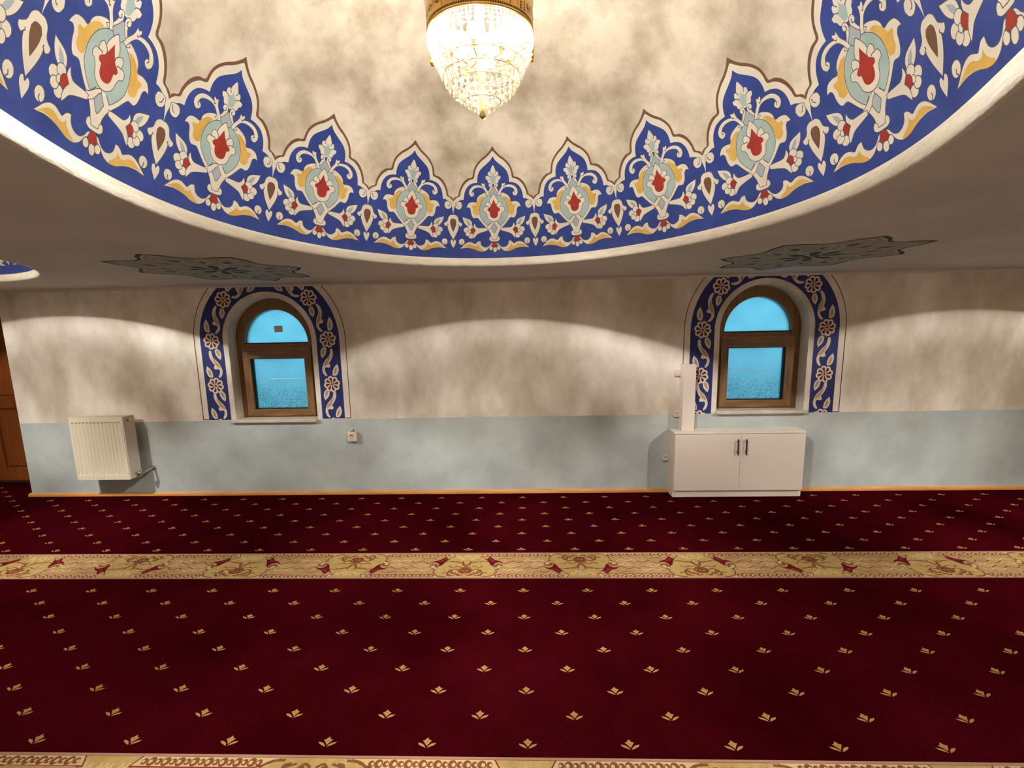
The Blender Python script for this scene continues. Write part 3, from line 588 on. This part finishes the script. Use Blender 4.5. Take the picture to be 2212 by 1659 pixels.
# ------------------------------------------------------------------ windows
def ring_mesh(name, outer, inner, y0, y1, m, parent):
    n = len(outer); assert n == len(inner)
    v = [(x,y0,z) for x,z in outer]+[(x,y0,z) for x,z in inner]+[(x,y1,z) for x,z in outer]+[(x,y1,z) for x,z in inner]
    f = []
    for i in range(n):
        j = (i+1) % n
        f += [(i,j,n+j,n+i),(2*n+j,2*n+i,3*n+i,3*n+j),(i,2*n+i,2*n+j,j),(n+i,n+j,3*n+j,3*n+i)]
    return mesh_obj(name, v, f, m, parent)
def window(idx, xc, dz, hinge):
    w = empty('window_%d' % idx, (xc, YF, dz)); tag(w, kind='structure')
    hw = HO+.004; zb = .660; zt0, zt1 = 1.283, 1.325
    # arched outer frame (front face y=0 local), in local coordinates
    sp_ = 1.352
    n = 32
    outA = [(-hw, zb), (hw, zb), (hw, sp_-.12)] + [(hw*cos(a), sp_+hw*sin(a)) for a in [pi*i/n for i in range(n+1)]] + [(-hw, sp_-.12)]
    hi = .278
    innA = [(-hi, zb+.05), (hi, zb+.05), (hi, sp_-.12)] + [(hi*cos(a), zt1+(hi+.008)*sin(a)) for a in [pi*i/n for i in range(n+1)]] + [(-hi, sp_-.12)]
    ring_mesh('frame', outA, innA, 0.0, .065, M['frame_v'], w)
    boxes('transom', [(-hi-.002, hi+.002, 0.006, .06, zt0-.02, zt1)], M['frame_h'], w, bevel=.004)
    boxes('glazing_bead', [(-hi, hi, .004, .012, zt1-.004, zt1+.006)], M['dark'], w)
    # lower sash
    s0, s1, b0, b1 = -.300, .300, .690, 1.288; g = .232; gz0, gz1 = .755, 1.190
    so = [(s0,b0),(s1,b0),(s1,b1),(s0,b1)]; si = [(-g-.006,gz0-.006),(g+.006,gz0-.006),(g+.006,gz1+.006),(-g-.006,gz1+.006)]
    sash = empty('sash', (0,0,0), w)
    for nm, q, mm in (('stile', [0,3], 'frame_v'), ('stile', [1,2], 'frame_v')):
        a, b = so[q[0]], so[q[1]]; c, d = si[q[0]], si[q[1]]
        pts = [a, c, d, b]
        mesh_obj(nm, [(x,-.012,z) for x,z in pts]+[(x,.045,z) for x,z in pts], [(0,1,2,3),(7,6,5,4),(0,4,5,1),(1,5,6,2),(2,6,7,3),(3,7,4,0)], M[mm], sash)
    for q in ([0,1],[3,2]):
        a, b = so[q[0]], so[q[1]]; c, d = si[q[0]], si[q[1]]
        pts = [a, b, d, c]
        mesh_obj('rail', [(x,-.012,z) for x,z in pts]+[(x,.045,z) for x,z in pts], [(0,1,2,3),(7,6,5,4),(0,4,5,1),(1,5,6,2),(2,6,7,3),(3,7,4,0)], M['frame_h'], sash)
    ring_mesh('gasket', si, [(-g,gz0),(g,gz0),(g,gz1),(-g,gz1)], .004, .040, M['dark'], sash)
    for k in range(3):
        bm = bmesh.new(); tube(bm, [(hinge*.268, -.0135, .955+k*.022), (hinge*.268, -.010, .955+k*.022)], .0035, 8); bm_obj('screw_hole', bm, M['dark'], sash)
    # panes
    A = [(-hi, 0)] + [(-hi*cos(a), (hi+.012)*sin(a)) for a in [pi*i/n for i in range(1, n)]] + [(hi, 0)]
    p = mesh_obj('pane', [(x, 0, z) for x, z in A]+[(x, .004, z) for x, z in A], [tuple(range(len(A))), tuple(range(2*len(A)-1, len(A)-1, -1))], M['pane2'], w); p.location = (0, .036, zt1+.002)
    p = mesh_obj('pane', [(-g,0,0),(g,0,0),(g,0,gz1-gz0),(-g,0,gz1-gz0),(-g,.004,0),(g,.004,0),(g,.004,gz1-gz0),(-g,.004,gz1-gz0)], [(0,1,2,3),(7,6,5,4)], M['pane'], w); p.location = (0, .030, gz0)
    boxes('light_line_strip', [((-.10 if hinge < 0 else -g), (g if hinge < 0 else .20), .0280, .0298, 1.013, 1.0160)], M['light_line'], w)  # pale strip standing in for a line of refracted light
    return w
M['pane2'] = M['pane'].copy(); M['pane2'].name = 'frosted_glass_clear'
for nd in M['pane2'].node_tree.nodes:
    if nd.type == 'MIX_RGB' and nd.blend_type == 'MIX': nd.inputs[1].default_value = (0.92,0.95,0.97,1); nd.inputs[2].default_value = (0.92,0.95,0.97,1)
M['light_line'] = mat('painted_light_line', srgb(240,248,252), 0.2)  # refracted light put into the strip's whitish colour
w1 = window(1, WIN[0][0], 0, -1); w2 = window(2, WIN[1][0], .024, 1)
boxes('window_sticker', [(-.028, .046, .0335, .035, 1.420, 1.474)], mat('grey_sticker', srgb(214,204,180), 0.6), w1)
def sill(xc, dz, x0, x1):
    o = boxes('window_sill', [(x0, x1, YW-.030, YW+.001, .652+dz, .678+dz), (xc-HO+.006, xc+HO-.006, YW+.001, YF+.005, .652+dz, .678+dz)], M['marble'], wall, bevel=.004)
sill(WIN[0][0], 0, -2.515, -1.765); sill(WIN[1][0], .022, 1.603, 2.342)

# ------------------------------------------------------------------ radiator
rd = empty('radiator', (-3.555, 3.20, .205)); tag(rd, 'cream ribbed panel radiator hung low at the left end of the window wall', 'radiator')
RW, RH, Y0, Y1 = .46, .540, -.05, .05
bm = bmesh.new(); NR = 14; cols_ = NR*8; zz = [0, .012, .040, .046, .27, .486, .492, .526, .540]
grid = []
for z in zz:
    row = []
    for i in range(cols_+1):
        u = i/cols_; x = -RW/2+.004 + u*(RW-.008); e = min(u, 1-u)*RW
        amp = .006 if (.040 < z < .492 and e > .014) else 0
        ph = (u*NR) % 1.0; d = amp*(1 if .55 < ph < .95 else (0.4 if .48 < ph < 1 else 0))
        row.append(bm.verts.new((x, Y0 + d, z)))
    grid.append(row)
for a, b in zip(grid, grid[1:]):
    for i in range(cols_): bm.faces.new((a[i], a[i+1], b[i+1], b[i]))
bm_obj('front_panel', bm, M['enamel'], rd)
boxes('back_panel', [(-RW/2+.004, RW/2-.004, .030, .040, .01, RH-.01)], M['enamel'], rd)
for s in (-1, 1): boxes('side_panel', [(s*RW/2-.004, s*RW/2+.004, Y0+.002, Y1, .004, RH-.002)], M['enamel'], rd, bevel=.002)
boxes('bottom_edge', [(-RW/2+.004, RW/2-.004, Y0+.001, Y0+.014, 0, .006)], M['enamel'], rd)
for i in range(14):
    x = -RW/2+.02 + i*(RW-.04)/14
    boxes('grille_slat', [(x, x+.018, Y0+.016, Y1-.012, RH-.006, RH-.003)], M['enamel'], rd)
boxes('top_rail', [(-RW/2+.003, RW/2-.003, Y0+.001, Y0+.014, RH-.006, RH), (-RW/2+.003, RW/2-.003, Y1-.012, Y1, RH-.006, RH), (-RW/2+.005, RW/2-.005, Y0+.016, Y1-.013, RH-.013, RH-.010)], M['enamel'], rd)
for i in range(14):
    x = -RW/2+.016 + (i+.55)*(RW-.030)/14
    boxes('louvre_notch', [(x-.008, x+.008, Y0-.0015, Y0+.0005, .493, .499)], M['enamel_d'], rd)
bm = bmesh.new(); tube(bm, [(RW/2+.004, -.005, .505), (RW/2+.010, -.005, .505)], .016, 16); tube(bm, [(RW/2+.010, -.005, .505), (RW/2+.020, -.005, .505)], .009, 12)
bm_obj('air_vent_valve', bm, M['chrome'], rd)
bm = bmesh.new(); tube(bm, [(RW/2+.004, .0, .040), (RW/2+.045, .0, .040)], .011, 12); tube(bm, [(RW/2+.040, .0, .040), (RW/2+.050, .004, .042), (RW/2+.056, .020, .046), (RW/2+.060, .112, .052)], .010, 10)
lathe(bm, [(0,-.02),(.013,-.018),(.016,0),(.013,.018),(0,.02)], 14, (RW/2+.034, -.004, .040)); tube(bm, [(RW/2+.060, .095, .051), (RW/2+.060, .110, .052)], .018, 12)
bm_obj('radiator_valve', bm, M['chrome'], rd, smooth=False)
for x in (-.15, .15): boxes('bracket', [(x-.015, x+.015, .040, YW-3.20, .08, .46)], M['enamel'], rd)

# ------------------------------------------------------------------ sockets and switches
def socket_outlet(x, z, label, kind, sc=1):
    s = empty('wall_socket' if kind else 'wall_switch', (x, YW, z)); tag(s, label, 'socket' if kind else 'switch')
    s.scale = (sc,)*3
    b = boxes('housing', [(-.040,.040,-.034,0,-.041,.041)], M['plastic'], s, bevel=.005)
    if kind:
        bm = bmesh.new()
        n = 28; R1, R2 = .021, .018
        vv = []
        for r, y in ((.0235,-.0345),(.0215,-.0365),(.0200,-.0345),(.0195,-.018),(0,-.018)):
            vv.append([bm.verts.new((r*cos(2*pi*i/n), y, r*sin(2*pi*i/n))) for i in range(n)] if r else [bm.verts.new((0,y,0))])
        for a, b_ in zip(vv, vv[1:]):
            for i in range(n):
                if len(b_) > 1: bm.faces.new((a[i], a[(i+1)%n], b_[(i+1)%n], b_[i]))
                else: bm.faces.new((a[i], a[(i+1)%n], b_[0]))
        # dished socket face sits proud of the housing front
        for v_ in bm.verts: v_.co.y = -.034 + (v_.co.y+.0345)*.25 - .001
        bm_obj('socket_well', bm, M['plastic'], s)
        bm = bmesh.new(); n = 16
        a_ = [bm.verts.new((.0185*cos(pi*.12+pi*.76*i/n), -.0362, .001+.0185*sin(pi*.12+pi*.76*i/n))) for i in range(n+1)] + [bm.verts.new((.0125*cos(pi*.12+pi*.76*i/n), -.0362, -.001+.0105*sin(pi*.12+pi*.76*i/n))) for i in range(n, -1, -1)]
        bm.faces.new(a_); bm_obj('well_recess', bm, mat('socket_recess', srgb(104,76,60), 0.7), s)
        bm = bmesh.new(); tube(bm, [(.002,-.0366,-.014),(.002,-.0355,-.014)], .0035, 10); bm_obj('earth_screw', bm, M['dark'], s)
    else:
        boxes('rocker', [(-.024,.024,-.040,-.033,-.026,.026)], M['plastic'], s, bevel=.003)
    return s
s = socket_outlet(-1.468, .521, 'ivory surface-mounted power socket alone on the dado right of the left window', True)
bm = bmesh.new(); tube(bm, [(.010,-.006,.041),(.010,-.006,.060)], .0035, 6); tube(bm, [(-.018,-.006,.0425),(.014,-.006,.0425)], .003, 6); bm_obj('cable_stub', bm, M['dark'], s)
socket_outlet(1.275, 1.022, 'small ivory wall switch half hidden behind the top of the white upright box', False, .6)
socket_outlet(1.280, .680, 'small ivory wall socket at dado height beside the foot of the white upright box', True, .6)
socket_outlet(1.196, .305, 'small ivory wall socket low on the dado just left of the white cabinet', True, .6)

# ------------------------------------------------------------------ cabinet
CX0, CX1, CY0, CY1, CZ = 1.225, 2.267, 3.188, 3.308, .554
cb = empty('low_cabinet', ((CX0+CX1)/2, (CY0+CY1)/2, 0)); tag(cb, 'low white two-door cabinet standing on the carpet under the right window', 'cabinet')
L = lambda x0,x1,y0,y1,z0,z1: (x0-(CX0+CX1)/2, x1-(CX0+CX1)/2, y0-(CY0+CY1)/2, y1-(CY0+CY1)/2, z0, z1)
boxes('top_panel', [L(CX0-.004,CX1+.006,CY0-.006,CY1,CZ-.018,CZ)], M['white'], cb, bevel=.0015)
for a, b in ((CX0,CX0+.018),(CX1-.018,CX1)): boxes('side_panel', [L(a,b,CY0+.002,CY1,0,CZ-.018)], M['white'], cb, bevel=.001)
boxes('back_panel', [L(CX0+.018,CX1-.018,CY1-.006,CY1,.06,CZ-.018)], M['white'], cb)
boxes('bottom_panel', [L(CX0+.018,CX1-.018,CY0+.02,CY1-.006,.060,.078)], M['white'], cb)
boxes('plinth', [L(CX0+.018,CX1-.018,CY0+.001,CY0+.019,0,.060)], M['white'], cb, bevel=.001)
xm = 1.754
for a, b, hx in ((CX0+.003, xm-.0015, xm-.030), (xm+.0015, CX1-.003, xm+.036)):
    d = boxes('door', [L(a,b,CY0-.016,CY0+.001,.062,CZ-.022)], M['white'], cb, bevel=.0012)
    x_ = hx-(CX0+CX1)/2; y_ = CY0-.016-(CY0+CY1)/2
    boxes('grip_bar', [(x_-.005,x_+.005,y_-.020,y_-.012,.366,.496)], M['steel'], d, bevel=.001)
    for zp in (.385, .469): boxes('handle_post', [(x_-.004,x_+.004,y_-.013,y_,zp,zp+.008)], M['steel'], d)
# upright white box on the cabinet: front shell with side returns, cap and base plate
ub = empty('upright_box', (1.35, 3.262, CZ)); tag(ub, 'tall narrow white box standing upright on the left end of the white cabinet', 'box')
uh = 1.098-CZ
bm = bmesh.new(); box(bm, -.050, .050, -.027, -.022, 0, uh); bm_obj('front_panel', bm, M['white'], ub, bevel=.001)
for s_ in (-1, 1): boxes('side_panel', [(s_*.0475-.0025, s_*.0475+.0025, -.022, .040, 0, uh)], M['white'], ub, bevel=.001)
boxes('end_cap', [(-.0455,.0455,-.022,.040,uh-.006,uh-.001)], M['white'], ub)
boxes('base_plate', [(-.0455,.0455,-.022,.040,0,.006)], M['white'], ub)
boxes('back_panel', [(-.0455,.0455,.036,.040,.006,uh-.006)], M['white'], ub)

# ------------------------------------------------------------------ chandelier
def chandelier():
    c = empty('chandelier', (-.110, DD['cy'], 2.0))   # z origin: 2.0
    z0 = 2.0
    RR = .155
    # brass band with raised lettering
    bm = bmesh.new(); lathe(bm, [(RR-.004,.250),(RR,.250),(RR+.0015,.253),(RR,.256),(RR,.318),(RR+.0015,.321),(RR,.324),(RR-.004,.324),(RR-.004,.250)], 96)
    band = bm_obj('brass_band', bm, M['brass'], c, smooth=False)
    txt = '\uFE91\uFEB4\uFEE2 \uFDF2 \uFE8D\uFEDF\uFEAE\uFEA3\uFEE4\uFEE6 \uFE8D\uFEDF\uFEAE\uFEA3\uFEF4\uFEE2'[::-1]
    cu = bpy.data.curves.new('t', 'FONT'); cu.body = txt; cu.size = 1.0; cu.resolution_u = 2
    to = bpy.data.objects.new('t', cu); COL.objects.link(to); bpy.context.view_layer.update()
    tm = bpy.data.meshes.new_from_object(to.evaluated_get(bpy.context.evaluated_depsgraph_get()))
    bpy.data.objects.remove(to)
    bt = bmesh.new(); bt.from_mesh(tm)
    bmesh.ops.subdivide_edges(bt, edges=[e for e in bt.edges if e.calc_length() > .25], cuts=2)
    xs = [v.co.x for v in bt.verts]; ys = [v.co.y for v in bt.verts]
    nP = 5; span = 2*pi*RR/nP*.80
    sx = span/(max(xs)-min(xs)); sy = .046/(max(ys)-min(ys))
    base = [(v.co.x, v.co.y) for v in bt.verts]
    for kp in range(nP):
        b2 = bt.copy()
        for v, (x, y) in zip(b2.verts, base):
            a = -pi/2 + .305 + kp*2*pi/nP + ((x-min(xs))*sx - span/2)/RR; r = RR+.0012
            v.co = Vector((r*cos(a), r*sin(a), .263+(y-min(ys))*sy))
        bm_obj('band_inscription', b2, M['brass_d'], band)
    bt.free()
    bm = bmesh.new()     # beaded edging and panel dividers in dark relief
    for i in range(150):
        a = 2*pi*i/150
        for zz_ in (.2585,): 
            p = Vector((cos(a), sin(a), 0)); t_ = Vector((-sin(a), cos(a), 0)); q = p*(RR+.0008)
            vs_ = [bm.verts.new(q+t_*s1*.0022+Vector((0,0,zz_+s2*.0025))) for s1, s2 in ((-1,-1),(1,-1),(1,1),(-1,1))]; bm.faces.new(vs_)
    for kp in range(nP):
        for da in (-.05, .05):
            a = -pi/2 + .305 + pi/nP + kp*2*pi/nP + da
            for k in range(9):
                p = Vector((cos(a), sin(a), 0)); t_ = Vector((-sin(a), cos(a), 0)); q = p*(RR+.0008)
                vs_ = [bm.verts.new(q+t_*s1*.002+Vector((0,0,.266+k*.006+s2*.002))) for s1, s2 in ((-1,-1),(1,-1),(1,1),(-1,1))]; bm.faces.new(vs_)
    o = bm_obj('band_relief', bm, M['brass_d'], band); o['kind'] = 'stuff'
    # stem and hanging rod, inner rings, arms
    bm = bmesh.new(); lathe(bm, [(0,.02),(.010,.03),(.006,.05),(.012,.09),(.007,.12),(.016,.16),(.008,.20),(.018,.24),(.010,.30),(.014,.38),(.006,.42),(.006,.46),(.008,.50),(.004,.56),(.004,.835),(.03,.84),(.045,.855),(.0,.857)], 20)
    bm_obj('stem', bm, M['gold'], c, smooth=True)
    for r_, z_ in ((.132,.168),(.115,.142),(.098,.116),(.080,.094),(.055,.072),(.100,.195),(RR-.006,.262),(.110,.43),(.06,.56)):
        bm = bmesh.new(); n = 48
        tube(bm, [(r_*cos(2*pi*i/n), r_*sin(2*pi*i/n), z_) for i in range(n+1)], .0016, 6, False); bm_obj('support_ring', bm, M['gold'], c, smooth=True)
    for k in range(6):
        a = 2*pi*k/6+.35
        bm = bmesh.new(); tube(bm, [(.008*cos(a),.008*sin(a),.20),(.05*cos(a),.05*sin(a),.175),(.085*cos(a),.085*sin(a),.185)], .003, 8)
        lathe(bm, [(.004,.185),(.012,.190),(.014,.196),(.007,.200),(.008,.212)], 12, (.085*cos(a), .085*sin(a), 0)); bm_obj('lamp_arm', bm, M['gold'], c, smooth=True)
        bm = bmesh.new(); bmesh.ops.create_icosphere(bm, subdivisions=2, radius=.016)
        for v in bm.verts: v.co = Vector((v.co.x+.085*cos(a), v.co.y+.085*sin(a), v.co.z*1.2+.228))
        bm_obj('light_bulb', bm, M['bulb_low'], c, smooth=True)
        # upper tier
        a += .5
        bm = bmesh.new(); tube(bm, [(.012*cos(a),.012*sin(a),.44),(.04*cos(a),.04*sin(a),.39),(.075*cos(a),.075*sin(a),.395)], .003, 8)
        bm_obj('lamp_arm', bm, M['gold'], c, smooth=True)
        bm = bmesh.new(); bmesh.ops.create_icosphere(bm, subdivisions=2, radius=.017)
        for v in bm.verts: v.co = Vector((v.co.x+.075*cos(a), v.co.y+.075*sin(a), v.co.z*1.2+.420))
        bm_obj('light_bulb', bm, M['bulb_up'], c, smooth=True)
    for k in range(3):    # added down-facing spot lights without a fixture, to brighten the walls
        a = 2*pi*k/3
        ld = bpy.data.lights.new('added_spot', 'SPOT') if k == 0 else ld
        ld.energy = SPOT; ld.color = (1.0, 0.98, 0.94); ld.spot_size = radians(134); ld.spot_blend = 0.13; ld.shadow_soft_size = .022
        lo = bpy.data.objects.new('added_spot', ld); COL.objects.link(lo); lo.parent = c; lo.location = (.05*cos(a), .05*sin(a), .435); lo.scale = (.80, 1, 1)
    for a in (.14, pi-.14, 1.1, 2.0):    # gilt leaf rosettes on the rim
        bm = bmesh.new()
        for j in range(7):
            b = j*2*pi/7; cc = (.0085*cos(b), .010*sin(b)) if j else (0, 0)
            bmesh.ops.create_icosphere(bm, subdivisions=1, radius=.0075, matrix=Matrix.Translation((RR*cos(a)*.985-sin(a)*cc[0], RR*sin(a)*.985+cos(a)*cc[0], .205+cc[1]*1.6)))
        bm_obj('gilt_rosette', bm, M['amber'], c)
    # faceted almond drop, shared by every pendant
    bm = bmesh.new(); lathe(bm, [(0,-.030),(.0035,-.027),(.0068,-.020),(.0070,-.013),(.0040,-.005),(0,0)], 6)
    for v in bm.verts: v.co.y *= .55
    me = bpy.data.meshes.new('crystal_drop'); bm.to_mesh(me); bm.free(); me.materials.append(M['crystal'])
    rows = [(.133,.170,34),(.124,.150,32),(.112,.126,30),(.100,.106,26),(.086,.094,22),(.070,.084,20),(.055,.070,16),(.038,.058,12),(.022,.050,8)]
    for r_, z_, n_ in rows:
        for i in range(n_):
            a = 2*pi*i/n_ + r_*40
            o = bpy.data.objects.new('crystal_drop', me); COL.objects.link(o); o.parent = c
            o.location = (r_*cos(a), r_*sin(a), z_+.018); o.rotation_euler = (random.uniform(-.08,.08), random.uniform(-.08,.08), a+pi/2+random.uniform(-.3,.3))
    for i in range(10):   # larger drops hanging inside the open upper zone
        a = 2*pi*i/10+.1
        o = bpy.data.objects.new('crystal_drop', me); COL.objects.link(o); o.parent = c
        o.location = (.10*cos(a), .10*sin(a), .236); o.scale = (1.35,)*3; o.rotation_euler = (0,0,a+pi/2)
    bm = bmesh.new(); bmesh.ops.create_icosphere(bm, subdivisions=1, radius=.0125, matrix=Matrix.Translation((0,0,.030))); bm_obj('crystal_ball', bm, M['crystal'], c)
    # octagon bead garlands: countless, joined
    bm = bmesh.new()
    def bead(x, y, z, r):
        v = [bm.verts.new((x+dx*r, y+dy*r, z+dz_*r)) for dx,dy,dz_ in ((1,0,0),(0,1,0),(-1,0,0),(0,-1,0),(0,0,1.2),(0,0,-1.2))]
        for f in ((0,1,4),(1,2,4),(2,3,4),(3,0,4),(1,0,5),(2,1,5),(3,2,5),(0,3,5)): bm.faces.new([v[i] for i in f])
    for r_, z_, n_, s_ in ((.154,.244,84,.0042),(.1545,.234,84,.0042),(.1535,.224,80,.0048),(.150,.214,60,.004)):
        for i in range(n_):
            a = 2*pi*i/n_; bead(r_*cos(a), r_*sin(a), z_, s_)
    for i in range(48):   # vertical strings of the basket, widest at the band
        a = 2*pi*i/48
        for k in range(11):
            t = k/10; bead((.155-.022*t**1.6)*cos(a), (.155-.022*t**1.6)*sin(a), .232-.068*t, .0036)
    for i in range(20):   # crown strings rising from the band to the top ring
        a = 2*pi*i/20
        for k in range(26):
            t = k/25; r_ = .152-.095*t**.8; bead(r_*cos(a), r_*sin(a), .328+.235*t+.0*t, .0040)
    o = bm_obj('bead_garlands', bm, M['crystal'], c); o['kind'] = 'stuff'
    # the basket hangs a little askew on its stem
    bpy.context.view_layer.update()
    def sq(z): return .25+(z-.25)*.93 if z < .25 else z
    RX = Matrix.Translation((0,0,.25)) @ Matrix.Rotation(radians(10), 4, 'X') @ Matrix.Translation((0,0,-.25))
    for ob in list(c.children_recursive):
        if ob.name.startswith('stem'): continue
        if ob.name.startswith('crystal_drop') or ob.type == 'LIGHT':
            ob.location = RX @ Vector((ob.location.x, ob.location.y, sq(ob.location.z)))
        elif ob.type == 'MESH':
            for v in ob.data.vertices: v.co = RX @ Vector((v.co.x, v.co.y, sq(v.co.z)))
    return c
ch = chandelier()
tag(ch, 'crystal basket chandelier with inscribed brass band hanging in the large central dome', 'chandelier', 'dome chandeliers')
for (x, y), lab in zip(DOMES[1:], ('crystal basket chandelier hanging in the dome at the left edge', 'crystal basket chandelier hanging in the dome on the right')):
    c2 = copy_tree(ch); c2.location = (x, y, 2.0); c2['label'] = lab
